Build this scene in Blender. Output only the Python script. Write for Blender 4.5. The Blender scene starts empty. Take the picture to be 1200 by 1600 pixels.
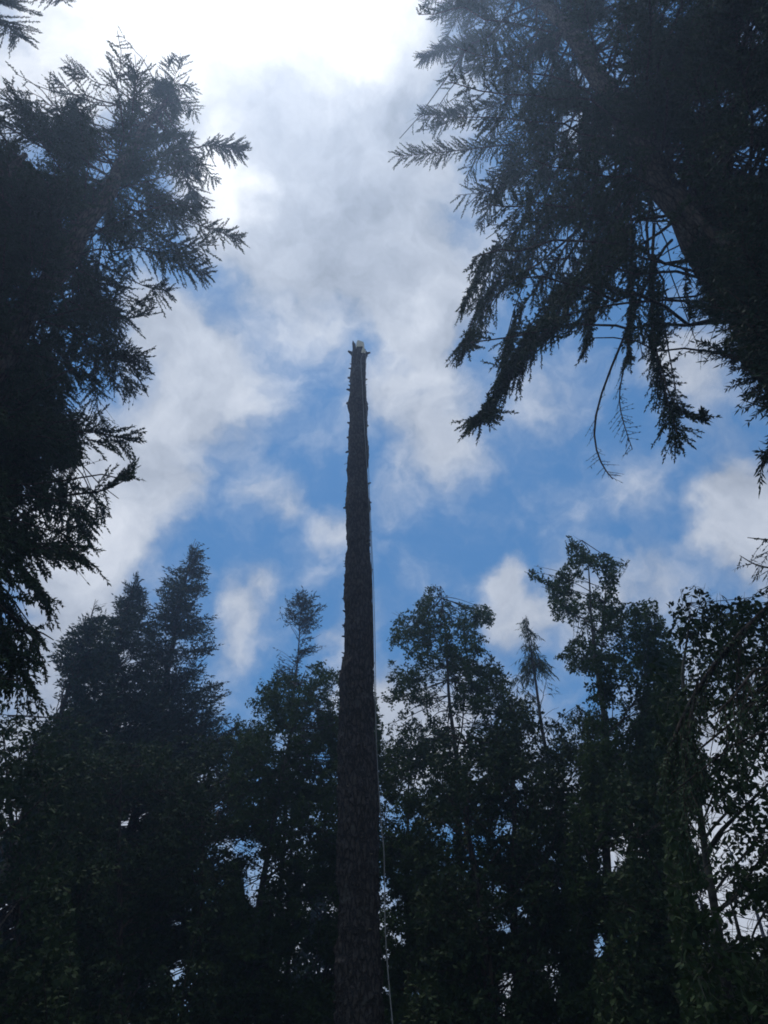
import bpy, math
import zlib
import numpy as np
from mathutils import Vector, Matrix

SC = bpy.context.scene
COL = SC.collection
rng = np.random.default_rng(7)
TAU = 2 * math.pi

# ------------------------------------------------------------------ camera
FPX = 1202.0            # focal length in pixels of the 1200 x 1600 photograph
PITCH = math.radians(47.5)
ROLL = math.radians(-2.08)
CAM = np.array([0.0, 0.0, 1.6])
_r = np.array([1.0, 0, 0]); _u = np.array([0, -math.sin(PITCH), math.cos(PITCH)])
FWD = np.array([0, math.cos(PITCH), math.sin(PITCH)])
RIGHT = math.cos(ROLL) * _r + math.sin(ROLL) * _u
UP = -math.sin(ROLL) * _r + math.cos(ROLL) * _u
cd = bpy.data.cameras.new('camera'); cam = bpy.data.objects.new('camera', cd); COL.objects.link(cam)
cam.matrix_world = Matrix(((RIGHT[0], UP[0], -FWD[0], CAM[0]), (RIGHT[1], UP[1], -FWD[1], CAM[1]),
                           (RIGHT[2], UP[2], -FWD[2], CAM[2]), (0, 0, 0, 1)))
cd.sensor_fit = 'VERTICAL'; cd.sensor_height = 36.0; cd.sensor_width = 27.0
cd.lens = FPX / 1600 * 36.0
cd.clip_start = 0.1; cd.clip_end = 5000
SC.camera = cam

def ray(px, py):
    """unit-depth viewing ray(s) of photograph pixel(s)"""
    px = np.asarray(px, float)[..., None]; py = np.asarray(py, float)[..., None]
    return (px - 600) / FPX * RIGHT - (py - 800) / FPX * UP + FWD

def unit(v):
    return v / np.maximum(np.linalg.norm(v, axis=-1, keepdims=True), 1e-9)

def pt(px, py, D):
    """world point on the ray of a pixel at horizontal distance D"""
    r = ray(px, py)
    h = np.linalg.norm(r[..., :2], axis=-1, keepdims=True)
    return CAM + r / h * np.asarray(D, float)[..., None]

def project(P):
    d = P - CAM
    z = d @ FWD
    zz = np.where(z > 0.3, z, 1.0)
    x = 600 + FPX * (d @ RIGHT) / zz; y = 800 - FPX * (d @ UP) / zz
    return np.where(z > 0.3, x, -9999), np.where(z > 0.3, y, -9999), z

# ------------------------------------------------------------------ exposure, sun, sky
SUN_PX = (430, -40)
SUN_STRENGTH = 1.5
SC.view_settings.view_transform = 'Standard'; SC.view_settings.look = 'None'
SC.view_settings.exposure = 0.0; SC.view_settings.gamma = 1.0
sdir = unit(ray(*SUN_PX))
sun_el = math.asin(sdir[2]); sun_az = math.atan2(sdir[0], sdir[1])
sl = bpy.data.lights.new('sun', 'SUN'); sl.energy = SUN_STRENGTH; sl.angle = math.radians(10.0); sl.color = (1.0, 0.96, 0.9)
so = bpy.data.objects.new('sun', sl); COL.objects.link(so)
so.rotation_euler = Vector((sdir[0], sdir[1], sdir[2])).to_track_quat('Z', 'Y').to_euler()
so.location = (0, 0, 60)

W = bpy.data.worlds.new('World'); SC.world = W; W.use_nodes = True
nt = W.node_tree; nt.nodes.clear(); L = nt.links

class NG:
    """tiny helper for node graphs"""
    def __init__(s, nt): s.nt = nt; s.N = nt.nodes; s.L = nt.links
    def node(s, t, **k):
        n = s.N.new(t)
        for a, b in k.items(): setattr(n, a, b)
        return n
    def put(s, n, i, v):
        if v is None: return
        if hasattr(v, 'is_output') or isinstance(v, bpy.types.NodeSocket): s.L.new(v, n.inputs[i])
        else: n.inputs[i].default_value = v
    def math(s, op, a, b=None, c=None, clamp=False):
        n = s.node('ShaderNodeMath', operation=op, use_clamp=clamp)
        s.put(n, 0, a); s.put(n, 1, b); s.put(n, 2, c); return n.outputs[0]
    def vmath(s, op, a, b=None, out=0):
        n = s.node('ShaderNodeVectorMath', operation=op)
        s.put(n, 0, a); s.put(n, 1, b); return n.outputs[out]
    def rng(s, v, a, b, c, d, smooth=True):
        n = s.node('ShaderNodeMapRange', interpolation_type='SMOOTHSTEP' if smooth else 'LINEAR')
        s.put(n, 0, v); s.put(n, 1, a); s.put(n, 2, b); s.put(n, 3, c); s.put(n, 4, d); return n.outputs[0]
    def noise(s, vec, scale, detail=4, rough=.5, out=0, w=None, dist=0.0):
        n = s.node('ShaderNodeTexNoise')
        s.put(n, 'Vector', vec); n.inputs['Scale'].default_value = scale; n.inputs['Detail'].default_value = detail
        n.inputs['Roughness'].default_value = rough; n.inputs['Distortion'].default_value = dist
        return n.outputs[out]
    def mix(s, f, a, b):
        n = s.node('ShaderNodeMix', data_type='RGBA')
        s.put(n, 0, f); s.put(n, 6, a); s.put(n, 7, b); return n.outputs[2]

g = NG(nt)
sky = g.node('ShaderNodeTexSky', sky_type='NISHITA')
sky.sun_disc = False; sky.sun_elevation = sun_el; sky.sun_rotation = sun_az
sky.air_density = 1.0; sky.dust_density = 0.1; sky.ozone_density = 2.0
SKY_STRENGTH = 0.106
co = g.node('ShaderNodeTexCoord').outputs['Generated']
dirv = g.vmath('NORMALIZE', co)
# wispy warping of the cloud edges
w1 = g.vmath('SUBTRACT', g.noise(dirv, 5.0, 4, .55, out=1), (0.5, 0.5, 0.5))
w1 = g.vmath('SCALE', w1); g.N[-1].inputs['Scale'].default_value = 0.16
w2 = g.vmath('SUBTRACT', g.noise(dirv, 19.0, 5, .6, out=1), (0.5, 0.5, 0.5))
w2 = g.vmath('SCALE', w2); g.N[-1].inputs['Scale'].default_value = 0.05
wd = g.vmath('ADD', dirv, g.vmath('ADD', w1, w2))

def blobs(lst):
    tot = 0.0
    for (px, py, r, a) in lst:
        d = unit(ray(px, py)); k = 1.0 / np.linalg.norm(ray(px, py))
        dist = g.vmath('DISTANCE', wd, tuple(float(q) for q in d), out='Value')
        tot = g.math('ADD', tot, g.rng(dist, 0.0, float(r / FPX * k), a, 0.0))
    return tot

# cloud cover seen from this clearing: (direction as photo pixel, angular radius in px, amount)
cover = blobs([
    (380, -150, 420, 1.2), (120, 40, 330, .9), (430, 120, 260, .75), (620, 90, 260, .9), (560, 300, 240, .55),
    (380, 290, 150, .7), (430, 390, 190, .6), (560, 420, 150, .4), (660, 380, 210, .55), (520, 520, 90, .2),
    (290, 560, 150, .75), (330, 640, 130, .6), (240, 500, 110, .5), (640, 500, 130, .8), (650, 600, 150, .55),
    (700, 690, 110, .5), (560, 600, 90, .35), (200, 760, 170, .95), (110, 850, 170, .8), (290, 735, 70, .35),
    (130, 960, 120, .5), (440, 790, 55, .38), (520, 830, 60, .4), (395, 765, 45, .3), (370, 930, 85, .6), (360, 1010, 70, .4),
    (765, 920, 60, .8), (800, 980, 80, .6), (890, 960, 110, .6), (1000, 925, 100, .55), (1120, 600, 130, .55),
    (1060, 540, 90, .3), (1180, 760, 110, .6), (1150, 860, 120, .7), (1230, 840, 160, .8), (850, 620, 120, .3), (620, 760, 90, .2),
    (1000, 780, 90, .25), (540, 1000, 70, .4), (640, 1120, 150, .7), (720, 1150, 150, .6), (1180, 1100, 220, .8), (1150, 1350, 320, 1.0),
    (900, 1250, 200, .4), (120, 1150, 260, .8), (80, 1400, 320, .9), (450, 1500, 220, .8), (780, 1550, 220, .8), (560, 1450, 160, .5)])
shade = blobs([(380, -150, 420, .75), (120, 0, 300, .6), (620, 10, 190, .5), (330, 40, 200, .3), (370, 285, 85, .75), (460, 110, 120, -.14), (520, 200, 130, -.06), (540, 300, 190, -.14),
               (640, 480, 90, .12), (180, 830, 140, .22), (1170, 850, 120, .15), (430, 440, 190, -.12),
               (290, 600, 140, .05), (1150, 1350, 300, .2), (560, 130, 200, .16), (430, 220, 260, .14)])
n1 = g.noise(wd, 3.2, 8, .62); n2 = g.noise(wd, 12.0, 7, .56)
nn = g.math('ADD', g.math('MULTIPLY', g.math('SUBTRACT', n1, .5), .75), g.math('MULTIPLY', g.math('SUBTRACT', n2, .5), 1.15))
dens = g.math('ADD', cover, nn)
# sky outside the photographed part: scattered cloud from the same noise
front = g.vmath('DOT_PRODUCT', dirv, tuple(float(q) for q in FWD), out='Value')
dens = g.math('ADD', dens, g.rng(front, .55, .75, .4, 0.0))
alpha = g.rng(dens, -.12, .72, 0.06, 1.0)
val = g.math('ADD', g.math('MULTIPLY', shade, .60), g.math('MULTIPLY', g.math('ADD', nn, 1.0), .45))
CLOUD = 1.0
ccol = g.mix(g.rng(val, .3, .9, 0, 1), (.76, .85, 1.0, 1), (.97, .98, 1.0, 1))
cl = g.node('ShaderNodeBackground'); g.put(cl, 'Color', ccol); g.put(cl, 'Strength', g.math('MULTIPLY', val, 1.35 * CLOUD))
sb = g.node('ShaderNodeBackground'); mt = g.node('ShaderNodeMix', data_type='RGBA', blend_type='MULTIPLY'); mt.inputs[0].default_value = 1.0
L.new(sky.outputs[0], mt.inputs[6]); mt.inputs[7].default_value = (.40, .93, 1.16, 1); L.new(mt.outputs[2], sb.inputs[0]); sb.inputs[1].default_value = SKY_STRENGTH
ms = g.node('ShaderNodeMixShader'); g.put(ms, 0, alpha); L.new(sb.outputs[0], ms.inputs[1]); L.new(cl.outputs[0], ms.inputs[2])
wo = g.node('ShaderNodeOutputWorld'); L.new(ms.outputs[0], wo.inputs['Surface'])

SC.cycles.filter_width = 1.8; SC.cycles.max_bounces = 5; SC.cycles.diffuse_bounces = 3; SC.cycles.glossy_bounces = 1
SC.cycles.transmission_bounces = 3; SC.cycles.volume_bounces = 0; SC.cycles.transparent_max_bounces = 4

VEIL_DENSITY = 0.003
VEIL_COL = (.50, .68, 1.0, 1)
VEIL_ANISO = 0.72

# ------------------------------------------------------------------ materials
def mat(name):
    m = bpy.data.materials.new(name); m.use_nodes = True
    m.node_tree.nodes.clear(); return m, NG(m.node_tree)

def bark_mat(name, c1, c2, scale=(18, 18, 5), bump=.7, lichen=None):
    m, q = mat(name)
    oc = q.node('ShaderNodeTexCoord').outputs['Object']
    mp = q.node('ShaderNodeMapping'); q.put(mp, 0, oc); mp.inputs['Scale'].default_value = scale
    v = q.node('ShaderNodeTexVoronoi', feature='DISTANCE_TO_EDGE'); q.put(v, 'Vector', q.vmath('ADD', mp.outputs[0], q.noise(mp.outputs[0], 1.5, 3, .6, out=1)))
    v.inputs['Scale'].default_value = 1.0
    plate = q.rng(v.outputs['Distance'], 0, .22, 0, 1)
    n = q.noise(mp.outputs[0], 2.2, 6, .65)
    f = q.math('MULTIPLY', plate, q.rng(n, .3, .7, .35, 1))
    col = q.mix(f, c1, c2)
    if lichen:
        ln = q.noise(oc, 2.6, 5, .7)
        col = q.mix(q.rng(ln, .56, .70, 0, .7), col, lichen)
    b = q.node('ShaderNodeBump'); b.inputs['Strength'].default_value = bump; b.inputs['Distance'].default_value = .03
    q.put(b, 'Height', q.math('ADD', plate, n))
    p = q.node('ShaderNodeBsdfPrincipled'); q.put(p, 'Base Color', col); p.inputs['Roughness'].default_value = .92
    p.inputs['Specular IOR Level'].default_value = .15; q.L.new(b.outputs[0], p.inputs['Normal'])
    o = q.node('ShaderNodeOutputMaterial'); q.L.new(p.outputs[0], o.inputs[0])
    return m

def leaf_mat(name, c1, c2, trans=.2, rough=.7):
    m, q = mat(name)
    oc = q.node('ShaderNodeTexCoord').outputs['Object']
    n = q.noise(oc, 1.3, 3, .6); n2 = q.noise(oc, 14, 2, .5)
    f = q.math('ADD', q.rng(n, .3, .7, 0, .6), q.rng(n2, .3, .7, 0, .4))
    col = q.mix(f, c1, c2)
    p = q.node('ShaderNodeBsdfPrincipled'); q.put(p, 'Base Color', col); p.inputs['Roughness'].default_value = rough
    p.inputs['Specular IOR Level'].default_value = .08
    t = q.node('ShaderNodeBsdfTranslucent'); q.put(t, 'Color', col)
    ms = q.node('ShaderNodeMixShader'); ms.inputs[0].default_value = trans
    q.L.new(p.outputs[0], ms.inputs[1]); q.L.new(t.outputs[0], ms.inputs[2])
    o = q.node('ShaderNodeOutputMaterial'); q.L.new(ms.outputs[0], o.inputs[0])
    return m

M_POLE = bark_mat('pole_bark', (.040, .034, .033, 1), (.110, .095, .086, 1), (15, 15, 4.5), 1.0, (.13, .13, .12, 1))
M_BARK = bark_mat('conifer_bark', (.03, .024, .02, 1), (.13, .10, .08, 1), (12, 12, 2.2), .9, (.13, .13, .11, 1))
M_GREY = bark_mat('alder_bark', (.04, .038, .034, 1), (.12, .115, .10, 1), (5, 5, 3), .3, (.17, .17, .155, 1))
M_NEEDLE = leaf_mat('fir_needles', (.030, .055, .030, 1), (.055, .085, .040, 1), .10)
M_NEEDLE2 = leaf_mat('spruce_needles', (.028, .050, .034, 1), (.050, .075, .045, 1), .10)
M_CEDAR = leaf_mat('cedar_sprays', (.040, .070, .030, 1), (.065, .095, .040, 1), .15)
M_LEAF = leaf_mat('alder_leaves', (.030, .060, .022, 1), (.060, .100, .032, 1), .26, .7)
M_LEAF2 = leaf_mat('cherry_leaves', (.026, .048, .020, 1), (.045, .072, .028, 1), .12, .7)

# ------------------------------------------------------------------ mesh building
class Geo:
    """collects faces with n corners each, then makes ONE mesh object"""
    def __init__(s): s.V = []; s.F = []; s.n = 0
    def add(s, V, F, m=0, smooth=False):
        V = np.asarray(V, np.float32).reshape(-1, 3); F = np.asarray(F, np.int64)
        if len(V) == 0 or len(F) == 0: return
        s.V.append(V); s.F.append((F + s.n, m, smooth)); s.n += len(V)
    def build(s, name, mats, parent=None, origin=None):
        V = np.concatenate(s.V) if s.V else np.zeros((0, 3), np.float32)
        if origin is not None: V = V - np.asarray(origin, np.float32)
        me = bpy.data.meshes.new(name)
        me.vertices.add(len(V)); me.vertices.foreach_set('co', V.ravel())
        loops = np.concatenate([F.ravel() for F, _, _ in s.F]); me.loops.add(len(loops))
        me.loops.foreach_set('vertex_index', loops.astype(np.int32))
        cnt = np.concatenate([np.full(len(F), F.shape[1]) for F, _, _ in s.F])
        st = np.concatenate([[0], np.cumsum(cnt)[:-1]]).astype(np.int32)
        me.polygons.add(len(cnt)); me.polygons.foreach_set('loop_start', st)
        me.polygons.foreach_set('material_index', np.concatenate([np.full(len(F), m) for F, m, _ in s.F]).astype(np.int32))
        me.polygons.foreach_set('use_smooth', np.concatenate([np.full(len(F), sm) for F, _, sm in s.F]))
        me.update(calc_edges=True)
        for m in mats: me.materials.append(m)
        o = bpy.data.objects.new(name, me); COL.objects.link(o)
        if parent is not None: o.parent = parent
        return o

def tubes(geo, P, R, sides=6, m=0, wob=0.0):
    """P (N,K,3) centre lines, R (N,K) radii"""
    P = np.asarray(P, float); R = np.asarray(R, float)
    if P.ndim == 2: P = P[None]; R = R[None]
    N, K, _ = P.shape
    if N == 0: return
    T = unit(np.gradient(P, axis=1))
    ref = np.where(np.abs(T[..., 2:3]) > .9, np.array([1.0, 0, 0]), np.array([0, 0, 1.0]))
    ref = np.repeat(ref[:, :1], K, axis=1)
    A = unit(np.cross(T, ref)); B = np.cross(T, A)
    a = np.arange(sides) / sides * TAU
    rr = R[..., None] * (1 + wob * rng.standard_normal((N, K, sides)))
    V = P[:, :, None] + rr[..., None] * (np.cos(a)[:, None] * A[:, :, None] + np.sin(a)[:, None] * B[:, :, None])
    idx = np.arange(N * K * sides).reshape(N, K, sides)
    nx = np.roll(idx, -1, axis=2)
    F = np.stack([idx[:, :-1], nx[:, :-1], nx[:, 1:], idx[:, 1:]], -1).reshape(-1, 4)
    geo.add(V.reshape(-1, 3), F, m, True)
    if sides >= 3:
        geo.add(V[:, -1].reshape(-1, 3), np.arange(N * sides).reshape(N, sides), m)

def tag(o, label=None, cat=None, group=None, kind=None):
    if label: o['label'] = label
    if cat: o['category'] = cat
    if group: o['group'] = group
    if kind: o['kind'] = kind
    return o

def empty(name, loc):
    o = bpy.data.objects.new(name, None); COL.objects.link(o); o.location = tuple(float(q) for q in loc)
    o.empty_display_size = .5; return o

# ------------------------------------------------------------------ crown outlines
CELL = 4; X0, Y0, NX, NY = -900, -1100, 760, 760
_gx, _gy = np.meshgrid(X0 + (np.arange(NX) + .5) * CELL, Y0 + (np.arange(NY) + .5) * CELL)

_rag = np.kron(rng.random((NY // 2, NX // 2)), np.ones((2, 2))) * .9 + np.kron(rng.random((NY // 5, NX // 5)), np.ones((5, 5))) * 1.2 + .15

def mask(polys, holes=()):
    M = np.zeros((NY, NX), np.float32)
    for poly in polys:
        p = np.array(poly, float); ins = np.zeros((NY, NX), bool)
        for (x1, y1), (x2, y2) in zip(p, np.roll(p, -1, axis=0)):
            if y1 == y2: continue
            lo, hi = min(y1, y2), max(y1, y2)
            r0 = max(0, int((lo - Y0) / CELL) - 1); r1 = min(NY, int((hi - Y0) / CELL) + 2)
            gy = _gy[r0:r1]; c = ((y1 > gy) != (y2 > gy)) & (_gx[r0:r1] < (x2 - x1) * (gy - y1) / (y2 - y1) + x1)
            ins[r0:r1] ^= c
        M[ins] = 1
    for (hx, hy, rx, ry, a) in holes:
        d = (((_gx - hx) / (rx * 1.2)) ** 2 + ((_gy - hy) / (ry * 1.2)) ** 2) * _rag
        M *= np.where(d < 1, 1 - min(.98, a + .1), 1).astype(np.float32)
    return M

def lookup(M, P, jit=0.0):
    x, y, z = project(P)
    if jit: x = x + rng.normal(0, jit, x.shape); y = y + rng.normal(0, jit, y.shape)
    i = np.floor((y - Y0) / CELL).astype(int); j = np.floor((x - X0) / CELL).astype(int)
    ok = (i >= 0) & (i < NY) & (j >= 0) & (j < NX)
    return np.where(ok, M[np.clip(i, 0, NY - 1), np.clip(j, 0, NX - 1)], 0)

def targets(M, n, b, R, H, zmin, flat=1.0, edge=2.5, near=.6):
    """points of the crown: spread over its outline, anywhere in depth around the trunk axis b"""
    # more limb ends near the outline, where the crown has no depth behind it
    k = 9; pad = np.pad(M > 0, k).astype(np.float32); cs = pad.cumsum(0).cumsum(1); q = 2 * k
    box = (cs[q:, q:] - cs[:-q, q:] - cs[q:, :-q] + cs[:-q, :-q])[:NY, :NX] / q ** 2
    w = M * (1 + edge * np.clip(1.15 - box, 0, 1)); vis = (_gx > -250) & (_gx < 1450) & (_gy > -300) & (_gy < 1750)
    w = (w * np.where(vis, 1, .12)).ravel(); w = w / w.sum()
    c = rng.choice(len(w), size=n, p=w)
    px = _gx.ravel()[c] + rng.uniform(-2, 2, n); py = _gy.ravel()[c] + rng.uniform(-2, 2, n)
    r = ray(px, py); hn = np.linalg.norm(r[:, :2], axis=1)
    h = r[:, :2] / hn[:, None]; tn = r[:, 2] / hn
    fwd_ok = (r @ FWD > 0) & (tn > .12)
    s0 = h @ b; perp2 = b @ b - s0 ** 2
    half = np.sqrt(np.maximum(R * R - perp2, 0))
    s = s0 + rng.uniform(-1, 1, n) * np.maximum(half * .95, .3) * flat
    s = np.minimum(s, (H - CAM[2]) / np.maximum(tn, .01))
    P = np.concatenate([h * s[:, None], (CAM[2] + s * tn)[:, None]], 1)
    rad = np.linalg.norm(P[:, :2] - b, axis=1)
    keep = fwd_ok & (s > np.linalg.norm(b) - near * R) & (s > .8) & (P[:, 2] > zmin) & (P[:, 2] <= H + .01) & (rad < R * 1.6 + .5)
    return P[keep], rad[keep]

def bezier(A, C, B, K):
    t = np.linspace(0, 1, K)[None, :, None]
    return (1 - t) ** 2 * A[:, None] + 2 * t * (1 - t) * C[:, None] + t * t * B[:, None]

def frames(T, side):
    S = unit(side - (side * T).sum(-1, keepdims=True) * T)
    return S, np.cross(T, S)

def strips(geo, B, D, ln, wd, m=0, prof=None):
    """one small leaf-like blade per row: base B, direction D, length ln, width wd, any roll"""
    n = len(B)
    if n == 0: return
    D = unit(D)
    S, U = frames(D, rng.standard_normal((n, 3)))
    prof = np.array(prof if prof is not None else [(0, 0), (.35, .5), (1, 0), (.35, -.5)])
    k = len(prof)
    V = B[:, None] + prof[None, :, 0:1] * ln[:, None, None] * D[:, None] + prof[None, :, 1:2] * wd[:, None, None] * S[:, None]
    geo.add(V.reshape(-1, 3), np.arange(n * k).reshape(n, k), m)

LEAF6 = [(0, 0), (.25, .42), (.6, .40), (1, 0), (.6, -.40), (.25, -.42)]
TWIG6 = [(0, .12), (.3, .5), (.8, .38), (1, 0), (.8, -.38), (.3, -.5)]

def sample_curve(C, idx, t):
    """C (N,K,3); idx limb number, t in 0..1 -> point, tangent"""
    K = C.shape[1]; u = np.clip(t, 0, .9999) * (K - 1); i = u.astype(int); f = (u - i)[:, None]
    a = C[idx, i]; b = C[idx, i + 1]
    return a * (1 - f) + b * f, unit(b - a)

_NG = np.random.default_rng(3).random((24, 24, 24))
def clump(P, size):
    """smooth 3-D noise, 0..1"""
    q = P / size; i = np.floor(q).astype(int); f = q - i; f = f * f * (3 - 2 * f); r = 0
    for a in (0, 1):
        for b in (0, 1):
            for c in (0, 1):
                w = (f[:, 0] if a else 1 - f[:, 0]) * (f[:, 1] if b else 1 - f[:, 1]) * (f[:, 2] if c else 1 - f[:, 2])
                r = r + w * _NG[(i[:, 0] + a) % 24, (i[:, 1] + b) % 24, (i[:, 2] + c) % 24]
    return r

def conifer_foliage(crown, wood, C, length, M, p):
    """C: limbs (N,K,3). branchlets in two ranks, needle-clad twigs on them"""
    N = len(C)
    per = np.maximum(4, (length / p.get('space', .085)).astype(int))
    idx = np.repeat(np.arange(N), per)
    k = np.concatenate([np.arange(q) for q in per])
    t = p.get('inner', .15) + (1 - p.get('inner', .15)) * (k + rng.random(len(k))) / per[idx]
    B, T = sample_curve(C, idx, t)
    hs = unit(np.cross(T, np.array([0, 0, 1.0])) + 1e-4 * rng.standard_normal(T.shape))
    sgn = np.where(k % 2 == 0, 1.0, -1.0)[:, None]
    ang = np.radians(62 - 28 * t + rng.normal(0, 9, len(t)))[:, None]
    dr = p.get('droop', .25)
    D = unit(np.cos(ang) * T + np.sin(ang) * sgn * hs + rng.normal(0, .18, T.shape) + np.array([0, 0, -1.0]) * dr * rng.uniform(.2, 1.6, (len(t), 1)))
    rem = (1 - t) * length[idx]
    bl = np.minimum(p.get('bmax', .75), .27 + .50 * rem) * rng.uniform(.45, 1.15, len(t))
    E = B + D * bl[:, None] + np.array([0, 0, -1.0]) * (dr * .55 * bl ** 1.3)[:, None]
    Mid = B + D * (bl * .55)[:, None]
    jit = p.get('jit', 4)
    m1 = lookup(M, E, jit); m0 = lookup(M, B, jit)
    keep = (rng.random(len(t)) < np.minimum(m1, m0 + .15)) & (rng.random(len(t)) < p.get('keep', 1.0)) & (clump(E, p.get('csize', .8)) + rng.normal(0, .06, len(t)) > p.get('cthr', .36))
    B, Mid, E, bl, T = B[keep], Mid[keep], E[keep], bl[keep], T[keep]
    BC = bezier(B, Mid, E, 4)
    if wood is not None:
        r0 = (.0035 + .004 * bl)[:, None] * np.linspace(1, .5, 4)[None]
        tubes(wood, BC, r0 * p.get('wood', 1.0), 3)
    n2 = np.maximum(3, (bl / p.get('tspace', .035)).astype(int))
    i2 = np.repeat(np.arange(len(BC)), n2); k2 = np.concatenate([np.arange(q) for q in n2]) if len(n2) else np.zeros(0, int)
    t2 = (k2 + rng.random(len(k2))) / n2[i2]
    B2, T2 = sample_curve(BC, i2, t2)
    S2, U2 = frames(T2, rng.standard_normal(T2.shape))
    # mostly in the plane of the spray, sometimes around it
    pl = unit(np.cross(T2, np.array([0, 0, 1.0])) + 1e-4)
    s2 = np.where(k2 % 2 == 0, 1.0, -1.0)[:, None]
    side = unit(pl * s2 * p.get('flatness', 1.0) + S2 * .8)
    a2 = np.radians(rng.normal(44, 12, len(t2)))[:, None]
    D2 = np.cos(a2) * T2 + np.sin(a2) * side + np.array([0, 0, -1.0]) * p.get('tdroop', .12)
    ln = p.get('tl', .11) * rng.uniform(.55, 1.25, len(t2)) * (1 - .35 * t2)
    wd = p.get('tw', .034) * rng.uniform(.7, 1.2, len(t2))
    tip = B2 + D2 * ln[:, None]
    kk = lookup(M, tip, 2.5) > rng.random(len(tip)) * .6
    strips(crown, B2[kk], D2[kk], ln[kk], wd[kk])
    # leader twig at each branchlet end
    Tn = unit(BC[:, -1] - BC[:, -2]) if len(BC) else np.zeros((0, 3))
    strips(crown, BC[:, -1] if len(BC) else Tn, Tn, np.full(len(BC), p.get('tl', .11)), np.full(len(BC), p.get('tw', .034)))

def trunk_curve(pts_px, D, H=None):
    """trunk through photograph points at distance D (or list of distances), carried vertically to the ground"""
    Ds = D if hasattr(D, '__len__') else [D] * len(pts_px)
    P = np.array([pt(x, y, d) for (x, y), d in zip(pts_px, Ds)])
    P = P[np.argsort(P[:, 2])]
    base = P[0].copy()
    if len(P) > 1:
        sl = (P[1, :2] - P[0, :2]) / max(P[1, 2] - P[0, 2], .1); base[:2] -= sl * P[0, 2] * .5
    base[2] = -.05
    return np.vstack([base, P])

def axis_at(Tc, z):
    return np.stack([np.interp(z, Tc[:, 2], Tc[:, 0]), np.interp(z, Tc[:, 2], Tc[:, 1])], -1)

def make_trunk(wood, Tc, r0, r1, sides=12, flare=1.35, wob=.03, tp=.9):
    z = np.concatenate([np.linspace(Tc[0, 2], 1.2, 5), np.linspace(1.6, Tc[-1, 2], 40)])
    xy = axis_at(Tc, z)
    ph = rng.uniform(0, TAU, 4)
    xy = xy + .25 * r0 * np.stack([np.sin(z * .5 + ph[0]) + .4 * np.sin(z * 1.7 + ph[1]), np.sin(z * .43 + ph[2]) + .4 * np.sin(z * 1.9 + ph[3])], -1)
    f = (z - z[0]) / (z[-1] - z[0])
    r = r1 + (r0 - r1) * (1 - f) ** tp; r = r * (1 + (flare - 1) * np.exp(-z / .45))
    tubes(wood, np.concatenate([xy, z[:, None]], 1), r, sides, wob=wob)

def limb_set(Tc, P, rad, H, zlo, p):
    """limbs from the trunk to target points"""
    f = np.clip((P[:, 2] - zlo) / max(H - zlo, .1), 0, 1)
    slope = p.get('slope_lo', .15) + (p.get('slope_hi', -.8) - p.get('slope_lo', .15)) * f ** p.get('slope_pow', 1.5)
    za = P[:, 2] + (slope + rng.normal(0, .08, len(P))) * rad
    za = np.clip(za, 1.5, H - .05)
    A = np.concatenate([axis_at(Tc, za), za[:, None]], 1)
    Cc = A + (P - A) * .5; Cc[:, 2] += p.get('arch', .12) * rad + rng.normal(0, .04, len(P)) * rad
    Cc[:, :2] += rng.normal(0, .06, (len(P), 2)) * rad[:, None]
    C = bezier(A, Cc, P, 10)
    w = rng.normal(0, 1, (len(P), 10, 3)); w = np.cumsum(w, 1); w -= np.linspace(0, 1, 10)[None, :, None] * w[:, -1:]; w -= w[:, :1]
    w *= np.minimum(1, np.arange(10) / 2)[None, :, None] * np.minimum(1, np.arange(9, -1, -1) / 2)[None, :, None]
    return C + w * (.022 * rad)[:, None, None] * np.array([1, 1, .7])

def branch_set(Tc, P, rad, H, zlo, q):
    """a few main limbs leave the trunk; every other branch leaves the nearest limb"""
    n = len(P); nm = min(max(6, n // 9), 18)
    o = rng.permutation(n); mi, si = o[:nm], o[nm:]
    CM = limb_set(Tc, P[mi], rad[mi], H, zlo, q)
    lm = np.linalg.norm(np.diff(CM, axis=1), axis=2).sum(1)
    pts = CM[:, 1:8].reshape(-1, 3); zz = np.linspace(max(zlo, .35 * H), H - .1, 24)
    pts = np.vstack([pts, np.column_stack([axis_at(Tc, zz), zz])])
    Ps = P[si]; d = Ps[:, None] - pts[None]
    dist = np.linalg.norm(d, axis=2); cost = dist + .8 * np.maximum(0, .15 * dist - d[..., 2]) + .15 * rng.random(dist.shape)
    A = pts[np.argmin(cost, 1)]; l = np.linalg.norm(Ps - A, axis=1)
    Cc = A + (Ps - A) * .5 + rng.normal(0, .10, (len(Ps), 3)) * l[:, None]; Cc[:, 2] -= .06 * l
    CS = bezier(A, Cc, Ps, 10)
    return np.concatenate([CM, CS]), np.concatenate([(.007 + .0065 * lm), (.004 + .0045 * l)])

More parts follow.
